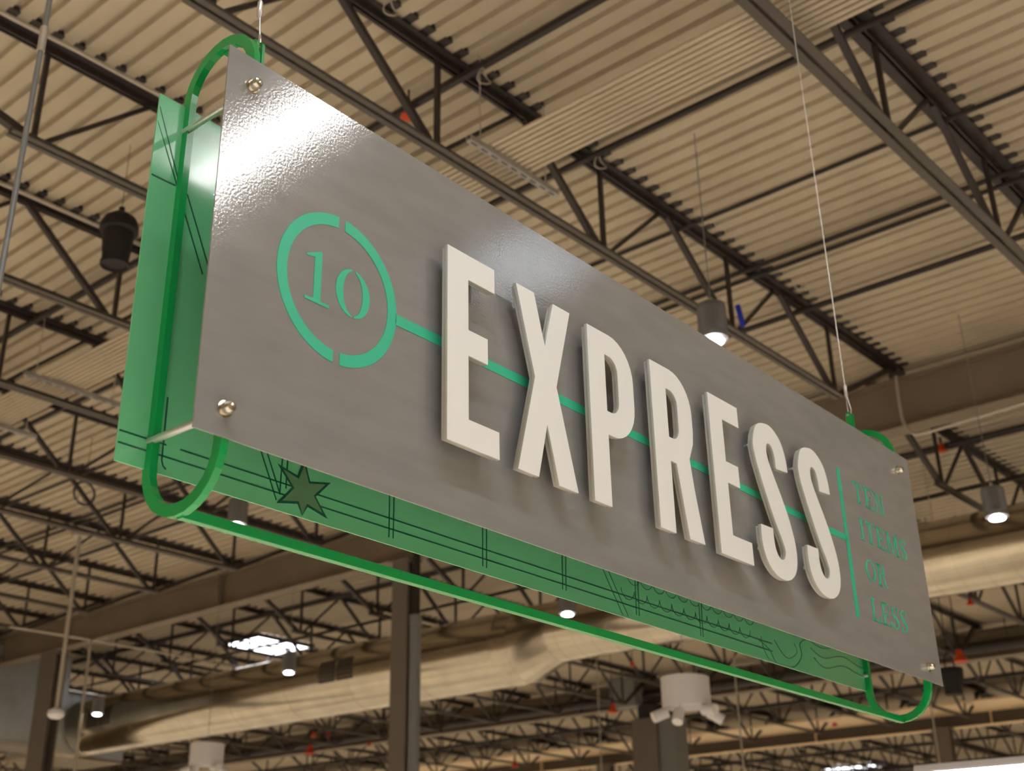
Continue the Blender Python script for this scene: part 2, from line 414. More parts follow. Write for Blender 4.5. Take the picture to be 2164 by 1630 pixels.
o = MB().lathe(ring_profile(-13.5, -0.42, 0.43, 0.30), (0, 0, 0.115), 48, 'y').build('narrow_section', M['galv'], duct, True)
vg = MB(); vg.box((-0.012, -0.02, -0.02), (0.012, 0.78, 0.30))
def grille(y, nm='vent_grille'):
    g = MB()
    a0, a1 = math.radians(158), math.radians(196)
    for (ya, yb) in ((0, 0.36), (0.42, 0.78)):
        k = 6
        for i in range(k):
            b0 = a0+(a1-a0)*i/k; b1 = a0+(a1-a0)*(i+0.75)/k
            pts = []
            for (yy, bb) in ((ya, b0), (yb, b0), (yb, b1), (ya, b1)):
                pts.append((0.556*math.cos(bb), y+yy, 0.556*math.sin(bb)))
            g.add(pts+[(p[0]*0.97, p[1], p[2]*0.97) for p in pts], [(0,1,2,3),(7,6,5,4),(0,4,5,1),(1,5,6,2),(2,6,7,3),(3,7,4,0)])
    g.build(nm, M['grille'], duct)
grille(3.35); grille(10.1)
hs = MB()
for y in (-9, -6, -3, 2.0, 6.0, 9.6): hs.tube([(0, y, 0.5), (0, y, 1.40)], 0.006, 6)
hs.build('hanger_rod', M['wire'], duct)['kind'] = 'stuff'
q0, q1 = at(115, 1452, Y=23.2), at(258, 1612, Y=23.2)
bx = thing('box_duct', (q0.x, 23.2, q1.z), 'grey galvanised box duct at the end of the round duct', 'duct')
BW, BH = q1.x-q0.x, q0.z-q1.z
MB().box((0, 0, 0), (BW, 1.5, BH)).build('duct_body', M['galv_dull'], bx)
for z in (0.0, BH-0.03): MB().box((-0.03, -0.002, z-0.02), (BW+0.03, 1.53, z+0.03)).build('flange', M['galv'], bx)
q0, q1 = at(128, 1385, Y=22.5), at(128, 1588, Y=22.5)
bx2 = thing('box_duct', (q1.x, 22.5, q1.z), 'tall dull grey duct riser at the lower left corner', 'duct'); BH = q0.z-q1.z
MB().box((-3.0, 0, 0.05), (0, 0.68, BH)).build('duct_body', M['galv_dull'], bx2)
MB().box((-3.0, 0.05, BH+0.07), (-0.55, 0.62, BH+0.34)).build('upper_transition', M['galv_dull'], bx2)
MB().box((-3.05, -0.05, BH), (-0.35, 0.68, BH+0.07)).build('top_flange', M['galv'], bx2)
MB().box((-3.05, -0.05, -0.03), (0.05, 0.68, 0.05)).build('bottom_flange', M['conduit'], bx2)
tag(MB().box((8.0, 22.6, 4.02), (14.8, 24.9, 4.16)).build('soffit_panel', M['deck']), 'bright tan soffit edge below the grey ducts, lower left', 'soffit')

# ------------------------------------------------------------------ suspended things
def pendant(x, y, z, label, ztop=6.9, first=None):
    p = thing('pendant_lamp', (x, y, z), label, 'lamp')
    h = MB(); n = 72; vs = []; fs = []
    prof_ = [(0.060, 0.26), (0.092, 0.25), (0.100, 0.22), (0.100, 0.0)]
    for r, hh in prof_:
        for k in range(n):
            a = 2*PI*k/n; rr = r-(0.007 if k % 2 else 0)
            vs.append((rr*math.cos(a), rr*math.sin(a), hh))
    for i in range(3):
        fs += [(i*n+k, i*n+(k+1) % n, (i+1)*n+(k+1) % n, (i+1)*n+k) for k in range(n)]
    fs.append(tuple(range(n)))
    h.add(vs, fs).build('ribbed_housing', M['lampgrey'], p)
    MB().lathe([(0.098, 0.03), (0.100, 0.015), (0.098, -0.012), (0.092, -0.012), (0.090, 0.02)], (0, 0, 0), 36).build('rim', M['lampgrey'], p, True)
    MB().lathe([(0.022, 0.035), (0.028, 0.02), (0.030, 0.006), (0.055, -0.008), (0.070, -0.024), (0.064, -0.036), (0.03, -0.044)], (0, 0, 0), 32).build('lens', M['bulb'], p, True)
    MB().tube([(0, 0, 0.26), (0, 0, 0.30)], 0.014, 10).build('cord_grip', M['wire'], p, True)
    MB().tube([(0, 0, 0.29), (0, 0, ZD+0.005-z)], 0.004, 6).build('cord', M['pipe_grey'], p)
    return p
lp = pendant(6.84, 3.90, 5.33, 'ribbed grey pendant lamp half hidden by the sign top edge')
pendant(7.46, 9.82, 5.42, 'glowing pendant lamp under the printed star, left end of sign')
pendant(11.50, 8.80, 5.08, 'glowing pendant lamp between green panel and bottom rail')
pendant(11.6, 13.82, 5.08, 'glowing pendant lamp in front of the round duct, left of column')
pendant(11.02, 3.67, 5.02, 'glowing ribbed pendant lamp at the right edge beside the sign')
pendant(11.51, 18.45, 5.00, 'glowing pendant lamp before the grey box duct, lower left')

def drum(x, y, z, label, heads, first=None):
    d = thing('drum_lamp', (x, y, z), label, 'lamp')
    MB().lathe([(0.05, 0.30), (0.245, 0.30), (0.25, 0.295), (0.25, 0.0), (0.235, 0.0), (0.235, 0.05), (0.05, 0.05)], (0, 0, 0), 48).build('drum_shade', M['white'], d, True)
    for a, tilt in heads:
        a = math.radians(a); dirv = Vector((math.cos(a), math.sin(a), -math.tan(math.radians(tilt)))).normalized()
        p0 = Vector((0.215*math.cos(a), 0.215*math.sin(a), -0.055))
        hd = MB().tube([p0, p0+dirv*0.16], 0.056, 20)
        h = hd.build('spot_head', M['white'], d, True)
        MB().tube([p0+dirv*0.1602, p0+dirv*0.163], 0.047, 20).build('spot_lens', M['letter'], h)
        MB().tube([p0*0.94+Vector((0, 0, 0.02)), p0*0.94+Vector((0, 0, 0.10))], 0.014, 8).build('swivel', M['white'], h)
    MB().tube([(0, 0, 0.30), (0, 0, ZD+0.005-z)], 0.005, 6).build('stem', M['pipe_grey'], d)
    return d
drum(11.42, 7.24, 3.83, 'white drum lamp with four tilted spot heads, lower right of centre', ((140, 22), (192, 58), (262, 4), (-55, 30)))
drum(11.70, 15.69, 3.98, 'white drum lamp with tilted spot heads cut by the frame bottom', ((140, 22), (192, 58), (262, 4), (-55, 30)))

sp = thing('pendant_speaker', (4.12, 7.08, 6.03), 'black pendant loudspeaker hanging left of the green panel', 'loudspeaker')
MB().lathe([(0.02, 0.365), (0.07, 0.355), (0.115, 0.32), (0.137, 0.27), (0.140, 0.215), (0.132, 0.205), (0.112, 0.20)], (0, 0, 0), 40).build('dome', M['speaker'], sp, True)
MB().lathe([(0.112, 0.20), (0.109, 0.13), (0.096, 0.0), (0.090, -0.05)], (0, 0, 0), 40).build('body', M['speaker'], sp, True)
MB().lathe([(0.090, -0.03), (0.104, -0.036), (0.104, -0.062), (0.092, -0.066), (0.086, -0.04)], (0, 0, 0), 36).build('rim', M['speaker'], sp, True)
MB().tube([(0, 0, 0.36), (0, 0, 0.42)], 0.022, 10).build('cord_grip', M['speaker'], sp)
MB().tube([(0, 0, 0.42), (0, 0, 0.975)], 0.0022, 6).build('cable', M['speaker'], sp)
sp2 = thing('pendant_speaker', (16.8, 6.56, 4.58), 'small black pendant loudspeaker with loop bracket beyond sign right corner', 'loudspeaker')
MB().lathe([(0.15, 0.34), (0.16, 0.32), (0.155, 0.22), (0.11, 0.10), (0.105, 0.0), (0.05, -0.01)], (0, 0, 0), 28).build('body', M['speaker'], sp2, True)
MB().tube(smooth_path([(-0.15, 0, 0.28), (-0.15, 0, 0.44), (-0.05, 0, 0.53), (0.06, 0, 0.52), (0.15, 0, 0.42), (0.15, 0, 0.28)], 5), 0.012, 6).build('loop_bracket', M['speaker'], sp2)
MB().tube([(0, 0, 0.52), (0, 0, 2.425)], 0.006, 6).build('cable', M['speaker'], sp2)

def strut(x0, x1, y, z, label, ztop=ZD):
    s = thing('strut_channel', ((x0+x1)/2, y, z), label, 'strut'); h = (x1-x0)/2
    m = MB(); m.box((-h, -0.021, 0), (h, 0.021, 0.003)); m.box((-h, -0.021, 0.003), (h, -0.018, 0.041)); m.box((-h, 0.018, 0.003), (h, 0.021, 0.041))
    m.build('channel', M['strut'], s)
    for k in range(int((x1-x0)/0.1)):
        x = -h+0.03+0.1*k
        MB().box((x, -0.007, -0.001), (x+0.06, 0.007, 0.0)).build('slot', M['slot'], s)
    for e in (-h+0.12, h-0.12):
        MB().tube([(e, 0, 0.0), (e, 0, ztop-z)], 0.005, 6).build('threaded_rod', M['wire'], s)
strut(5.03, 5.95, 4.51, 6.30, 'slotted zinc strut channel hung above the sign, centre top')
strut(5.04, 6.10, 9.98, 6.30, 'slotted zinc strut channel left of the green panel')
strut(4.93, 5.97, 11.34, 6.30, 'slotted zinc strut channel at the left frame edge')

# bundle of painted conduits lying on the strut channels
for k in range(9):
    x = 5.24+0.050*k
    tag(MB().tube([(x, 0.2, 6.36), (x, 6, 6.36), (x, 16, 6.36)], 0.0165, 10).build('bundle_conduit', M['deck'], None, True),
        'cream painted conduit in the close bundle crossing on the strut channels', 'conduit', 'conduits of the bundle on the struts')
# pale cable loops tied to the joists
for x, y, Yj, lb in ((826, 18, 4.50, 'pale cable loop on the joist at the top edge, left of the black pipe'), (1023, 163, 4.42, 'pale cable loop where the black pipe crosses the joist'),
                     (1268, 343, 4.50, 'pale cable loop on the joist right of the conduit bundle'), (1688, 600, 4.50, 'pale cable loop on the joist near the right suspension cable')):
    p = at(x, y, Y=Yj); R_ = 0.055
    o = thing('cable_loop', tuple(p), lb, 'cable')
    MB().tube([(R_*math.cos(2*PI*i/18), 0.02*math.sin(4*PI*i/18), R_*math.sin(2*PI*i/18)) for i in range(19)], 0.005, 6).build('loop', M['conduit'], o, True)
    MB().tube([(0, 0, R_), (0, 0.05, ZD+0.003-p.z)], 0.004, 6).build('tie', M['conduit'], o)
wp = thing('white_pole', (7.88, 13.5, 3.98), 'pale pole with end box hanging at the lower left', 'pole')
MB().tube([(0, 0, 0.06), (0, 0, 2.17)], 0.026, 12).build('pole_shaft', M['conduit'], wp, True)
MB().lathe([(0.03, 0.10), (0.09, 0.07), (0.10, 0.02), (0.06, -0.02), (0.02, -0.02)], (0, 0, 0), 18).build('end_box', M['white'], wp, True)
MB().box((-0.09, -0.06, 2.15), (0.09, 0.06, 2.19)).build('top_clamp', M['conduit'], wp)
pA, pB, pC = at(20, 1325, Z=6.17), at(192, 1353, Z=6.17), at(540, 1416, Z=6.17)
hc = thing('drop_conduit', (pB.x, pB.y, 6.17), 'pale conduit run with a vertical drop in front of the duct end', 'conduit')
MB().tube([pA-pB, (0, 0, 0), pC-pB], 0.018, 8).build('conduit_run', M['conduit'], hc, True)
MB().tube([(0, 0, 0), (0, 0, -2.6)], 0.024, 10).build('drop_pipe', M['conduit'], hc, True)
g0 = at(105, 0, Y=3.9)
gp = thing('hanging_conduit', (g0.x, g0.y, 2.9), 'out of focus grey rod hanging down the left edge', 'conduit')
MB().tube([(0, 0, 0), (0, 0, 4.08)], 0.011, 10).build('conduit_pipe', M['pipe_grey'], gp, True)
MB().tube([(0, 0, g0.z-2.9-0.26), (0, 0, g0.z-2.9-0.14)], 0.016, 10).build('coupling', M['conduit'], gp, True)
# thin wires lower right
for (x, y, Xd, lb) in ((1572, 1630, 13.6, 'grey hanging wire crossing the green rail, right of drum lamp'),
                       (1988, 1626, 15.9, 'grey hanging wire under the sign right corner'),
                       (1270, 1600, 16.6, 'thin pale wire below the duct reducer')):
    p = at(x, y, X=Xd)
    tag(MB().tube([(p.x, p.y, p.z-0.4), (p.x, p.y, ZD+0.005)], 0.010, 6).build('hanging_wire', M['conduit']), lb, 'wire')
# cable coil
pc = at(178, 1043, Y=12.5)
co = MB(); ring = [(0.135*math.cos(2*PI*k/24), 0, 0.135*math.sin(2*PI*k/24)) for k in range(25)]
co.tube(ring, 0.013, 8)
cl = thing('cable_coil', tuple(pc), 'dark blue coil of cable hanging above the white pole', 'cable')
co.build('coil', M['blue'], cl, True)
MB().tube([(0, 0, 0.13), (0.01, 0, ZD+0.005-pc.z)], 0.004, 6).build('tail', M['blue'], cl)
pb = at(1551, 672, Y=4.60)
tag(MB().bar(pb+Vector((-0.03, -0.06, 0.09)), pb+Vector((0.03, -0.06, -0.09)), 0.04, 0.02).build('cable_wrap', M['bluetape']), 'bright blue cable wrap on a joist web above the sign', 'cable')
# red / orange sprinkler fittings
def fitting(p, s, label):
    o = thing('sprinkler_fitting', tuple(p), label, 'fitting')
    MB().lathe([(0.02*s, 0.05*s), (0.03*s, 0.04*s), (0.03*s, 0), (0.055*s, -0.03*s), (0.06*s, -0.05*s), (0.02*s, -0.06*s)], (0, 0, 0), 14).build('coupling', M['red'], o, True)
    MB().tube([(0, 0, 0.05*s), (0, 0, 0.12*s)], 0.015*s, 8).build('nipple', M['black'], o)
    if p.z+0.12*s < 6.93: MB().tube([(0, 0, 0.12*s), (0, 0, ZD+0.005-p.z)], 0.008, 6).build('drop_rod', M['black'], o)
for x, y, kw, s, lb in ((863, 236, dict(X=5.05), 0.9, 'orange sprinkler fitting on the black pipe above the sign'),
                     (1990, 946, dict(X=13.87), 1.0, 'red sprinkler fitting behind the near girder, right edge'),
                     (655, 1585, dict(X=22), 2.2, 'large orange fitting below the duct, left of the column'),
                     (663, 1551, dict(X=23), 1.3, 'orange fitting above the large orange one below the duct'),
                     (693, 1552, dict(X=23), 1.2, 'small orange fitting, right of the pair below the duct'),
                     (2028, 1386, dict(X=19), 1.8, 'orange fitting beyond the sign lower right corner'),
                     (1295, 1497, dict(X=20), 1.6, 'orange fitting left of the white drum lamp'),
                     (1336, 1403, dict(X=19), 0.9, 'small orange fitting above the white drum lamp'),
                     (780, 1572, dict(X=22), 1.0, 'small red fitting just left of the central column'),
                     (8, 1266, dict(X=11.0), 1.3, 'orange fitting at the left frame edge'),
                     (2050, 1272, dict(X=17), 0.9, 'red fitting under the duct at the right edge'),
                     (1088, 1615, dict(X=27), 1.6, 'orange fitting at the frame bottom, right of column'),
                     (1764, 1529, dict(X=29.5), 1.2, 'orange fitting on the bright strip left of the right loop')):
    fitting(at(x, y, **kw), s, lb)

# skylights in the far deck
def skylight(x0, x1, y0, y1, label, m='skylight'):
    s = thing('skylight', ((x0+x1)/2, (y0+y1)/2, ZD-0.06), label, 'skylight'); a, b = (x1-x0)/2, (y1-y0)/2
    fr = MB()
    for q in ((-a-.04, -b-.04, -a, b+.04), (a, -b-.04, a+.04, b+.04), (-a, -b-.04, a, -b), (-a, b, a, b+.04), (-0.02, -b, 0.02, b), (-a, -0.02, a, 0.02)):
        fr.box((q[0], q[1], -0.03), (q[2], q[3], 0.05))
    fr.build('frame', M['joist'], s)
    for sx in (-1, 1):
        for sy in (-1, 1):
            MB().box((min(sx*0.02, sx*a), min(sy*0.02, sy*b), 0), (max(sx*0.02, sx*a), max(sy*0.02, sy*b), 0.02)).build('pane', M[m], s)
skylight(15.15, 16.5, 19.0, 20.2, 'bright white skylight seen between far joists, lower left')
skylight(40.4, 41.6, 18.8, 20.6, 'bright white skylight at the frame bottom, right of centre')
skylight(7.1, 8.0, -3.1, -2.3, 'cool skylight behind the camera', 'skyblue')

# linear lamps: one at the lower right of the frame, others in the store behind the camera
def linear_lamp(p, q, label, rz_w=0.16, tube='tube', post=False):
    p, q = Vector(p), Vector(q); c = (p+q)/2; L_ = (q-p).length; ang = math.atan2((q-p).y, (q-p).x)
    o = thing('linear_lamp', tuple(c), label, 'lamp', None, ang); h = L_/2
    m = MB(); m.add([(-h, -rz_w/2, 0), (h, -rz_w/2, 0), (h, rz_w/2, 0), (-h, rz_w/2, 0), (-h, -rz_w/4, 0.08), (h, -rz_w/4, 0.08), (h, rz_w/4, 0.08), (-h, rz_w/4, 0.08)],
                    [(4, 5, 6, 7), (0, 1, 5, 4), (2, 3, 7, 6), (0, 4, 7, 3), (1, 2, 6, 5)])
    m.build('reflector', M['white'], o)
    MB().box((-h+0.02, -rz_w/2+0.01, -0.012), (h-0.02, rz_w/2-0.01, 0.02)).build('diffuser', M[tube], o)
    for e in (-h+0.3, h-0.3):
        if post: MB().tube([(e, 0, -0.011), (e, 0, -c.z)], 0.02, 8).build('support_post', M['pipe_grey'], o)
        else: MB().tube([(e, 0, 0.08), (e, 0, ZD-c.z)], 0.005, 6).build('hanger_wire', M['wire'], o)
    return o
linear_lamp((4.07, -5.4, 6.1), (4.07, -1.05, 6.1), 'linear lamp behind the camera reflected in the sign', 0.15)
linear_lamp((-2.2, -0.75, 6.5), (2.0, -0.75, 6.5), 'cool linear lamp right above the camera', 0.2, 'tube_cool')
la, lb_ = at(2000, 1634, X=9.0), at(2400, 1586, X=9.0)
linear_lamp((9.0, la.y+0.2, la.z-0.02), (9.0, lb_.y, la.z-0.02), 'bright linear lamp cut by the bottom right corner', 0.2, 'tube', True)

# ------------------------------------------------------------------ THE SIGN
PHI = 0.013154; SL = 2.9458; SH = 0.762
sign = thing('express_sign', (1.0879, 1.5661, 3.1078-SH), 'long grey hanging checkout sign reading EXPRESS in raised white letters', 'sign', None, PHI)
def V(v): return SH-v                    # height in sign space from "distance below the top edge"
MB().box((0, 0, 0), (SL, 0.003, SH)).build('front_panel', M['panel'], sign)['label'] = 'grey brushed metal front panel'
DB = 0.214; BL = 2.872
bp = MB().box((0.0, DB, -0.004), (BL, DB+0.003, SH-0.004)).build('back_panel', M['backgreen'], sign); bp['label'] = 'glossy green back panel printed with map lines'
# end loops: obround flat-bar rings
def loop_mesh(u0, wx=0.015, c=0.111, R=0.108, th=0.022, v0=0.0, v1=0.764):
    path = []; n = 14
    for k in range(n+1):
        a = PI*k/n; path.append((math.cos(a), math.sin(a), V(v0)))       # top arc
    for k in range(n+1):
        a = PI+PI*k/n; path.append((math.cos(a), math.sin(a), V(v1)))
    m = MB(); N_ = len(path); vs = []
    for (ca, sa, z) in path:
        for r in (R, R-th):
            for x in (u0, u0+wx): vs.append((x, c+ca*r, z+sa*r))
    fs = []
    for i in range(N_):
        j = (i+1) % N_; a, b = 4*i, 4*j
        fs += [(a, b, b+1, a+1), (a+2, a+3, b+3, b+2), (a, a+2, b+2, b), (a+1, b+1, b+3, a+3)]
    return m.add(vs, fs)
UL, UR = 0.060, 2.850
for u0 in (UL, UR): loop_mesh(u0).build('end_loop', M['green'], sign)
MB().box((UL+0.010, 0.103, V(0.874)), (UR+0.006, 0.119, V(0.856))).build('bottom_rail', M['green'], sign)
MB().box((UL+0.010, 0.103, V(-0.082)), (UR+0.006, 0.119, V(-0.100))).build('top_rail', M['green'], sign)
for (u, vt, vb) in ((0.058, 0.063, 0.714), (2.846, 0.066, 0.716)):
    for v in (vt, vb):
        for da, db in (((0.003, DB),) if u < 1 else ((0.003, 0.022), (0.20, DB))):
            MB().tube([(u+0.006, da, V(v)), (u+0.006, db, V(v))], 0.0068, 14).build('standoff_rod', M['chrome'], sign, True)
        b = MB().lathe([(0.0145, 0.0), (0.0150, -0.003), (0.0112, -0.0035), (0.0112, -0.013), (0.010, -0.016), (0.0085, -0.0205), (0.004, -0.0225)], (u, 0, V(v)), 6 if False else 18, 'y')
        b.build('bolt', M['brass'], sign, True)
        MB().lathe([(0.012, 0.0), (0.012, 0.008), (0.004, 0.011)], (u, DB+0.003, V(v)), 14, 'y').build('bolt', M['brass'], sign, True)
# hanger tabs
for u in (0.136, 2.775):
    for k in (0, 0.015):
        pts = [(0.101, V(-0.095))]+[(0.111-0.010*math.cos(PI*i/8), V(-0.145)+0.010*math.sin(PI*i/8)) for i in range(9)]+[(0.121, V(-0.095))]
        m = MB(); n_ = len(pts)
        m.add([(u+k, a, z) for a, z in pts]+[(u+k+0.007, a, z) for a, z in pts], [tuple(range(n_)), tuple(range(2*n_-1, n_-1, -1))]+[(i, (i+1) % n_, n_+(i+1) % n_, n_+i) for i in range(n_)])
        m.build('hanger_tab', M['green'], sign)
    MB().tube([(u-0.004, 0.111, V(-0.142)), (u+0.026, 0.111, V(-0.142))], 0.004, 10).build('hanger_pin', M['chrome'], sign, True)

# raised letters
def rect(x0, x1, v0, v1): return [(x0, V(v0)), (x1, V(v0)), (x1, V(v1)), (x0, V(v1))]
def poly(pts): return [(a, V(b)) for a, b in pts]
def E_(x, v):
    a = [(0, 0), (.147, 0), (.147, .057), (.0625, .057), (.0625, .174), (.123, .174), (.123, .231), (.0625, .231), (.0625, .371), (.156, .371), (.156, .429), (0, .429)]
    return [poly([(x+p, v+q) for p, q in a])]
def arc(cx, cy, rx, ry, a0, a1, n=10):
    return [(cx+rx*math.cos(math.radians(a0+(a1-a0)*i/n)), cy+ry*math.sin(math.radians(a0+(a1-a0)*i/n))) for i in range(n+1)]
XP = [poly([(.781, .201), (.842, .201), (.8765, .322), (.911, .203), (.972, .203), (.913, .406), (.978, .632), (.912, .632), (.8765, .502), (.842, .631), (.775, .631), (.839, .405)])]
def P_outer(x, v, leg):
    o = [(0, 0), (.085, 0)]+arc(.085, .095, .0915, .095, -90, 0, 8)[1:]+[(.1765, .160)]
    o += arc(.085, .160, .0915, .096, 0, 90, 8)[1:]
    if not leg: o += [(.0635, .256), (.0635, .428), (0, .428)]
    return o
def P_cnt():
    return [(.0635, .055), (.080, .055)]+arc(.080, .090, .0345, .035, -90, 0, 6)[1:]+arc(.080, .164, .0345, .035, 0, 90, 6)+[(.0635, .199)]
PP = [poly([(1.039+a, .204+b) for a, b in P_outer(0, 0, False)]), poly([(1.039+a, .204+b) for a, b in P_cnt()])]
Ro = [(0, 0), (.085, 0)]+arc(.085, .095, .0915, .095, -90, 0, 8)[1:]+[(.1765, .140), (.172, .175), (.150, .220), (.163, .300), (.191, .4275), (.125, .4275), (.0895, .247), (.0635, .247), (.0635, .4275), (0, .4275)]
Rc = [(.0635, .056), (.080, .056)]+arc(.080, .090, .0325, .034, -90, 0, 6)[1:]+arc(.080, .152, .0325, .034, 0, 90, 6)+[(.0635, .186)]
RR = [poly([(1.2965+a, .205+b) for a, b in Ro]), poly([(1.2965+a, .205+b) for a, b in Rc])]
def S_(x, v):   # traced around one S, x/v are offsets
    outer = smooth_path([(.187, .114), (.1825, .072), (.164, .030), (.125, .003), (.085, -.001), (.035, .017), (.008, .066), (.0075, .100), (.020, .142), (.050, .210), (.087, .283), (.112, .322), (.1235, .350), (.1165, .372), (.099, .381), (.080, .374), (.067, .350), (.065, .303)], 5)
    inner = smooth_path([(.003, .305), (.0015, .352), (.017, .396), (.050, .424), (.092, .434), (.132, .428), (.167, .403), (.183, .366), (.183, .318), (.166, .262), (.136, .202), (.103, .148), (.082, .110), (.0755, .082), (.081, .061), (.094, .054), (.110, .060), (.1205, .084), (.122, .120)], 5)
    return [poly([(x+p.x, v+p.y) for p in outer]+[(x+p.x, v+p.y) for p in inner])]
letters = [('E', E_(.559, .2005)), ('X', XP), ('P', PP), ('R', RR), ('E', E_(1.5635, .2065)), ('S', S_(1.777, .2065)), ('S', S_(2.0285, .2065))]
stud_at = {0: (.59, .26, .57), 1: (.81, .23, .60), 2: (1.07, .25, .59), 3: (1.327, .25, .59), 4: (1.594, .26, .58), 5: (1.805, .27, .56), 6: (2.056, .27, .56)}
ordn = ['first letter, E', 'second letter, X', 'third letter, P', 'fourth letter, R', 'fifth letter, second E', 'sixth letter, first S', 'seventh letter, last S']
for i, (ch, pl) in enumerate(letters):
    fc = link('letter', flat(pl, -0.040, -0.0305, 'letter', M['letter'], 0.0006), sign, 'raised white '+ordn[i])
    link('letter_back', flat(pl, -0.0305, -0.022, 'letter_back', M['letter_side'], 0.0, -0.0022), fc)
    for v in stud_at[i][1:]:
        MB().tube([(stud_at[i][0]+0.02, -0.022, V(v)), (stud_at[i][0]+0.02, 0.0, V(v))], 0.005, 10).build('stud', M['chrome'], fc)
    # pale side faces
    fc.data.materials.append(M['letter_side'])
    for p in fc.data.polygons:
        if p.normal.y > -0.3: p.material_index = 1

# flat print on the front panel
def pr(polys, name, label=None, m='print', d0=-0.0012, d1=-0.0002):
    return link(name, flat(polys, d0, d1, name, M[m]), sign, label)
def ring_half(cx, cy, R, r, gap, side):
    a = math.degrees(math.asin(gap/R)); b = math.degrees(math.asin(gap/r))
    if side > 0: o = arc(cx, cy, R, R, -90+a, 90-a, 40); n_ = arc(cx, cy, r, r, 90-b, -90+b, 40)
    else:        o = arc(cx, cy, R, R, 90+a, 270-a, 40); n_ = arc(cx, cy, r, r, 270-b, 90+b, 40)
    return poly(o+n_)
RCX, RCY = 0.2985, 0.3955
for s in (-1, 1): pr([ring_half(RCX, RCY, 0.1535, 0.1295, 0.0085, s)], 'ring_print')
pr([poly([(.2140, .3525), (.2145, .3560), (.2345, .3525), (.2350, .4375), (.2330, .4395), (.2150, .4395), (.2140, .4420), (.2150, .4455), (.2740, .4455), (.2750, .4430), (.2740, .4395), (.2540, .4395), (.2525, .4375), (.2525, .3365), (.2480, .3365)])], 'numeral_print', 'printed figure 1')
def zero(side):
    cx, cy = .334, .3915; g = .0022
    if side < 0:
        o = [(cx-g-.0015, cy-.0500)]+arc(cx, cy, .0445, .0505, 262, 98, 18)+[(cx-g+.002, cy+.0500)]
        n_ = arc(cx-.001, cy, .0245, .0465, 100, 258, 14)
        return poly(o+n_)
    o = [(cx+g+.001, cy-.0495)]+arc(cx, cy, .0445, .0505, -80, 84, 18)+[(cx+g+.002, cy+.0505)]
    n_ = arc(cx+.001, cy, .0245, .0465, 80, -78, 14)
    return poly(o+n_)
pr([zero(-1), zero(1)], 'numeral_print', 'printed figure 0')
pr([poly([(.4495, .3900), (2.379, .3975), (2.379, .4165), (.4495, .4130)])], 'stripe_print', 'teal line running behind the letters')
pr([poly([(2.3700, .1835), (2.3905, .1825), (2.3935, .6430), (2.3715, .6445)])], 'stripe_print', 'upright teal bar before the small words')
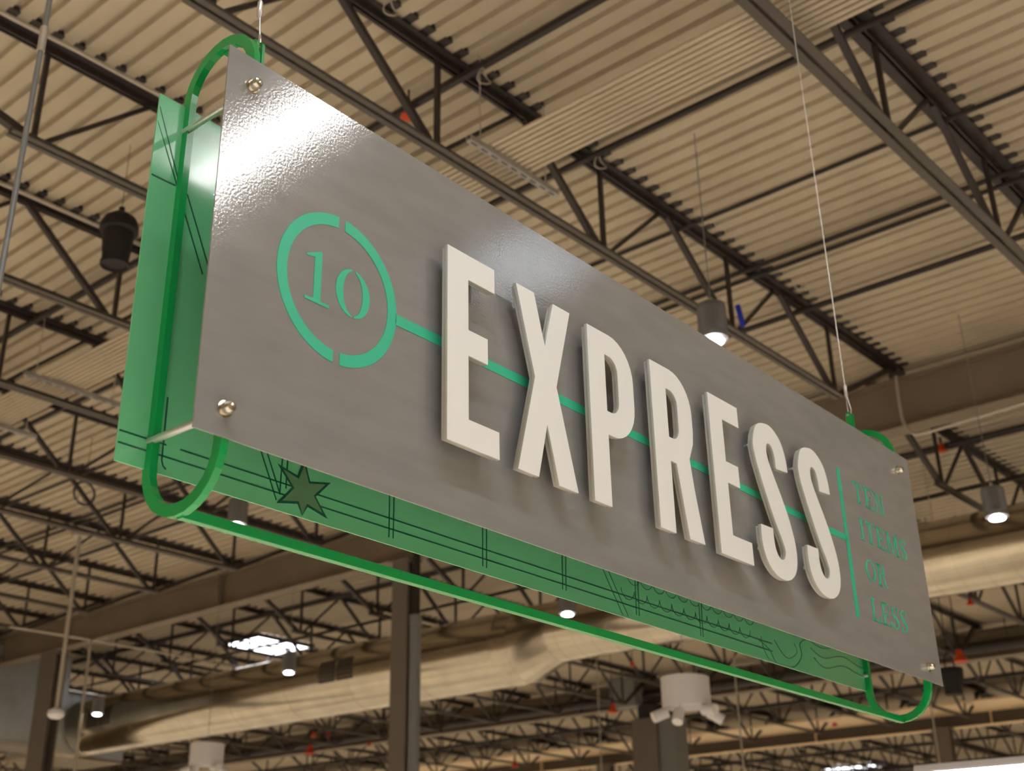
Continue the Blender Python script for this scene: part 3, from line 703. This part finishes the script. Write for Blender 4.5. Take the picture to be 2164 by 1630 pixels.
# small serif words
def glyph(ch, x, v, w, h):
    T, t, s = 0.0122, 0.0047, 0.0038; P = []
    def st(cx, wd=T, a=0, b=None):        # stem with serifs
        b = h if b is None else b
        P.append(rect(x+cx-wd/2, x+cx+wd/2, v+a, v+b))
    def sf(cx, y, wd): P.append(rect(x+cx-wd/2, x+cx+wd/2, v+y, v+y+s))
    if ch == 'T':
        st(w/2); sf(w/2, h-s, w*.46); P.append(rect(x, x+w, v, v+t)); P.append(poly([(x, v), (x+.004, v), (x+.0035, v+.018), (x, v+.020)])); P.append(poly([(x+w-.004, v), (x+w, v), (x+w, v+.020), (x+w-.0035, v+.018)]))
    elif ch in 'EL':
        st(w*.26); sf(w*.26, 0, w*.5); sf(w*.26, h-s, w*.5)
        P.append(rect(x+w*.26, x+w, v+h-t, v+h)); P.append(poly([(x+w-.004, v+h-.020), (x+w, v+h-.021), (x+w, v+h), (x+w-.006, v+h)]))
        if ch == 'E':
            P.append(rect(x+w*.26, x+w*.93, v, v+t)); P.append(poly([(x+w*.93-.006, v), (x+w*.93, v), (x+w*.93, v+.018), (x+w*.93-.0035, v+.017)]))
            P.append(rect(x+w*.26, x+w*.72, v+h*.47, v+h*.47+t)); P.append(rect(x+w*.72-.0035, x+w*.72, v+h*.38, v+h*.62))
    elif ch == 'I': st(w/2); sf(w/2, 0, w*.95); sf(w/2, h-s, w*.95)
    elif ch == 'N':
        P.append(rect(x+w*.15, x+w*.15+t, v, v+h)); P.append(rect(x+w*.85-t, x+w*.85, v, v+h)); sf(w*.16, 0, w*.34); sf(w*.18, h-s, w*.36); sf(w*.84, 0, w*.36)
        P.append(poly([(x+w*.10, v), (x+w*.10+T*1.15, v), (x+w*.85, v+h), (x+w*.85-T*.75, v+h)]))
    elif ch == 'M':
        P.append(rect(x+w*.12, x+w*.12+t, v, v+h)); st(w*.83); sf(w*.14, 0, w*.26); sf(w*.14, h-s, w*.26); sf(w*.84, 0, w*.32); sf(w*.84, h-s, w*.34)
        P.append(poly([(x+w*.10, v), (x+w*.10+T*1.1, v), (x+w*.53, v+h*.93), (x+w*.53-T*.5, v+h*.98)])); P.append(poly([(x+w*.75, v), (x+w*.75+t, v), (x+w*.51, v+h*.98), (x+w*.51-t, v+h*.98)]))
    elif ch == 'O':
        o = arc(x+w/2, v+h/2, w/2, h/2, 0, 360, 32)[:-1]; i_ = arc(x+w/2, v+h/2, w/2-T*.95, h/2-s, 0, 360, 32)[:-1]; return [poly(o), poly(i_)]
    elif ch == 'R':
        st(w*.24); sf(w*.24, 0, w*.46); sf(w*.24, h-s, w*.46)
        o = [(x+w*.24, v)]+arc(x+w*.50, v+h*.25, w*.30, h*.25, -90, 90, 14)+[(x+w*.24, v+h*.5)]; i_ = [(x+w*.24+.004, v+s)]+arc(x+w*.46, v+h*.25, w*.30-T*.75, h*.25-s, -90, 90, 12)+[(x+w*.24+.004, v+h*.5-s)]
        q = len(o); P.append(poly(o)); P.append(('hole', poly(i_)))
        P.append(poly([(x+w*.46, v+h*.5-s), (x+w*.46+T*.95, v+h*.5-s), (x+w*.88, v+h-s), (x+w, v+h-s*1.2), (x+w, v+h), (x+w*.78, v+h)]))
    elif ch == 'S':
        cl_ = smooth_path([(.86, .20), (.72, .045), (.46, .02), (.20, .12), (.17, .26), (.36, .41), (.66, .55), (.84, .72), (.74, .90), (.48, .98), (.22, .93), (.10, .76)], 4)
        wd = []; n_ = len(cl_)
        lft, rgt = [], []
        for k, p in enumerate(cl_):
            d = (cl_[min(k+1, n_-1)]-cl_[max(k-1, 0)]); d = Vector((d.x*w, d.y*h, 0)).normalized(); nn = Vector((-d.y, d.x, 0))
            tt = k/(n_-1); hw = (0.0018+0.0052*math.exp(-((tt-.5)/.2)**2))
            c = Vector((x+p.x*w, v+p.y*h, 0)); lft.append(c+nn*hw); rgt.append(c-nn*hw)
        P.append(poly([(q.x, q.y) for q in lft+rgt[::-1]]))
        P.append(rect(x+w*.84, x+w*.92, v+h*.02, v+h*.27)); P.append(rect(x+w*.06, x+w*.13, v+h*.72, v+h*.98))
    return P
def word(txt, x0, x1, v, h, label):
    rel = {'I': .55, 'M': 1.5, 'N': 1.12, 'O': 1.12, 'T': 1.05, 'R': 1.1, 'S': .82, 'L': .98, 'E': 1.0}
    gap = 0.15; tot = sum(rel[c] for c in txt)+gap*(len(txt)-1); k = (x1-x0)/tot; x = x0; holder = None
    for c in txt:
        g = glyph(c, x, v, rel[c]*k, h)
        solid = [q for q in g if not isinstance(q, tuple)]; hole = [q[1] for q in g if isinstance(q, tuple)]
        ob = None
        if c == 'O': mes = [flat(g, -0.0012, -0.0002, 'caption_letter', M['print'])]
        elif c == 'R': mes = [flat([solid[3]]+hole, -0.0012, -0.0002, 'caption_letter', M['print'])]+[flat([q], -0.0012, -0.0002, 'caption_letter', M['print']) for j, q in enumerate(solid) if j != 3]
        else: mes = [flat([q], -0.0012, -0.0002, 'caption_letter', M['print']) for q in solid]
        bm = bmesh.new()
        for me in mes: bm.from_mesh(me)
        me = bpy.data.meshes.new('caption_letter'); bm.to_mesh(me); bm.free(); me.materials.append(M['print'])
        for q in mes: bpy.data.meshes.remove(q)
        if holder is None:
            holder = bpy.data.objects.new('caption_word', None); COL.objects.link(holder); holder.parent = sign; holder['label'] = label
        link('caption_letter', me, holder)
        x += rel[c]*k+gap*k
word('TEN', 2.470, 2.690, .1985, .0685, 'small teal word TEN')
word('ITEMS', 2.478, 2.815, .3175, .0690, 'small teal word ITEMS')
word('OR', 2.482, 2.628, .4430, .0680, 'small teal word OR')
word('LESS', 2.480, 2.735, .5640, .0690, 'small teal word LESS')

# map print on the green back panel: pixel outlines carried onto the panel's own plane
Un = Vector((math.cos(PHI), math.sin(PHI), 0)); Nn = Vector((-math.sin(PHI), math.cos(PHI), 0)); TLv = Vector((1.0879, 1.5661, 3.1078))
def onb(x, y, dep=DB):
    d = Vector(ray(x, y)); o_ = TLv+Nn*dep-Vector((0, 0, CAMZ)); t = (o_ @ Nn)/(d @ Nn); p = d*t-(TLv-Vector((0, 0, CAMZ)))
    return (p @ Un, SH+p.z)
def ribbon(pts, wd):
    pts = [Vector((*p, 0)) for p in pts]; l, r = [], []
    for i, p in enumerate(pts):
        d = (pts[min(i+1, len(pts)-1)]-pts[max(i-1, 0)]).normalized(); n_ = Vector((-d.y, d.x, 0))*wd/2
        l.append(p+n_); r.append(p-n_)
    return [(p.x, p.y) for p in l+r[::-1]]
def a1(x, y): return onb(480+x/5.41, 900+y/5.41)
def a2(x, y): return onb(470+x/2.101, 910+y/2.101)
LW = 0.0030
lines = []
def bl(pts, wd=LW): lines.append(ribbon(pts, wd))
yb0, yb1 = SH-0.640, SH-0.020
# long double road just above the lower edge
pu, pl_ = a1(0, 715), a1(0, 790)
lowA, lowB = 0.052, 0.030
for z in (lowA, lowB): bl([(0.13 if z == lowA else 0.0, z), (BL-0.62, z)])
bl([(0.0, 0.052), (0.10, 0.052)])
bl([onb(354.5, 840), onb(341.6, 973)]); bl([onb(341.6, 973), onb(344, 985), onb(350, 992)])
bl([onb(337, 224), onb(379, 390), onb(396, 412), onb(440, 563)]); bl([onb(331, 254), onb(370, 379), onb(384, 430), onb(428, 580)]); bl([onb(320, 368), onb(370, 392)])
for xs in ((1848, 820, 1848, 1275), (1900, 840, 1897, 1290)):
    p, q = a1(*xs[:2]), a1(*xs[2:]); bl([(p[0], p[1]+0.16), q])
for xs in ((390, 300, 560, 850), (460, 320, 605, 790), (630, 390, 600, 770), (690, 410, 670, 720)):
    p, q = Vector(a1(*xs[:2])), Vector(a1(*xs[2:])); p = p+(p-q)*0.7; bl([tuple(p), tuple(q)])
for x0, y0, x1, y1 in ((1020, 1119, 1020, 1197), (1028.5, 1122, 1028, 1201), (1189, 1178, 1189, 1246), (1197, 1181, 1196, 1249), (1343, 1233, 1345, 1300), (1349, 1236, 1351, 1302), (1479, 1288, 1481, 1345), (1484, 1290, 1486, 1347)):
    p, q = onb(x0, y0), onb(x1, y1); bl([(p[0], p[1]+0.10), q])
for x0, y0, x1, y1 in ((1274, 1205, 1311, 1290), (1284, 1208, 1323, 1300)):
    p, q = Vector(onb(x0, y0)), Vector(onb(x1, y1)); p = p+(p-q)*0.8; q = q+(q-p)*0.08; bl([tuple(p), tuple(q)])
# scallops
for k in range(11):
    for j in range(3):
        cx, cz = 1.52+0.058*k+0.029*(j % 2), 0.070+0.042*j
        bl([(cx+0.029*math.cos(t), cz-0.026*math.sin(t)) for t in [PI*i/8 for i in range(9)]], 0.0016)
# contour lines at the right end
for k in range(6):
    bl([(p.x, p.y) for p in smooth_path([(2.42+0.02*k, 0.200-0.030*k), (2.46+.01*k, 0.130-0.026*k+.05), (2.58, 0.070-0.0*k+0.03*(5-k)-.04), (2.70, 0.085+0.03*(5-k)-.03), (2.80, 0.075+0.028*(5-k)-.03), (2.865, 0.07+0.028*(5-k)-.03)], 4) if p.y > 0.004], 0.0022)
for pts in ([(1600, 1350), (1625, 1372), (1640, 1400), (1660, 1412), (1682, 1408), (1694, 1385), (1690, 1362), (1702, 1352)], [(1636, 1352), (1652, 1380), (1668, 1392), (1684, 1380), (1678, 1360)], [(1608, 1345), (1614, 1372), (1632, 1405), (1650, 1420), (1680, 1420)]):
    bl([(p.x, p.y) for p in smooth_path([onb(*q) for q in pts], 4)], 0.0022)
def inb(pl): return [(min(max(a, 0.002), BL-0.002), min(max(b, 0.0), SH-0.008)) for a, b in pl]
mp = bpy.data.meshes.new('map_print'); bm = bmesh.new()
for pl in lines:
    me = flat([inb(pl)], DB-0.0008, DB-0.0001, 'map_print', M['line']); bm.from_mesh(me); bpy.data.meshes.remove(me)
bm.to_mesh(mp); bm.free(); mp.materials.append(M['line'])
o = link('map_print', mp, sign); o['label'] = 'thin dark green map lines'; 
star_o = [(880, 370), (945, 640), (1180, 655), (1010, 815), (1140, 1065), (915, 930), (850, 1095), (800, 895), (560, 885), (735, 705), (575, 435), (800, 572)]
so = [a1(*q) for q in star_o]; sc_ = (sum(p[0] for p in so)/12, sum(p[1] for p in so)/12)
si = [(sc_[0]+(p[0]-sc_[0])*0.80, sc_[1]+(p[1]-sc_[1])*0.80) for p in so]
stp = link('star_print', flat([inb(so)], DB-0.0014, DB-0.0009, 'star_print', M['line']), sign, 'printed six-pointed star')
link('star_fill', flat([inb(si)], DB-0.0019, DB-0.0015, 'star_fill', M['starfill']), stp)

# suspension cables
def cable(u, label):
    o_ = TLv+Un*u+Nn*0.111
    c = thing('suspension_cable', (o_.x, o_.y, o_.z+0.142), label, 'cable', None, PHI)
    MB().tube([(0, -0.006, -0.002), (-0.004, -0.012, 0.02), (0, -0.002, 0.075)], 0.0018, 8).build('loop_strand', M['wire'], c)
    MB().tube([(0.014, 0.004, -0.002), (0.014, 0.008, 0.03), (0.003, 0.002, 0.075)], 0.0018, 8).build('loop_strand', M['wire'], c)
    MB().tube([(0, 0, 0.070), (0, 0, 0.076), (0, 0, 0.112), (0, 0, 0.118)], [0.003, 0.006, 0.006, 0.003], 10).build('crimp_sleeve', M['wire'], c, True)
    MB().tube([(0, 0, 0.115), (0, 0, ZD-o_.z-0.142)], 0.0020, 8).build('cable_strand', M['wire'], c)
cable(0.144, 'thin steel suspension cable at the sign left end')
cable(2.783, 'thin steel suspension cable at the sign right end')
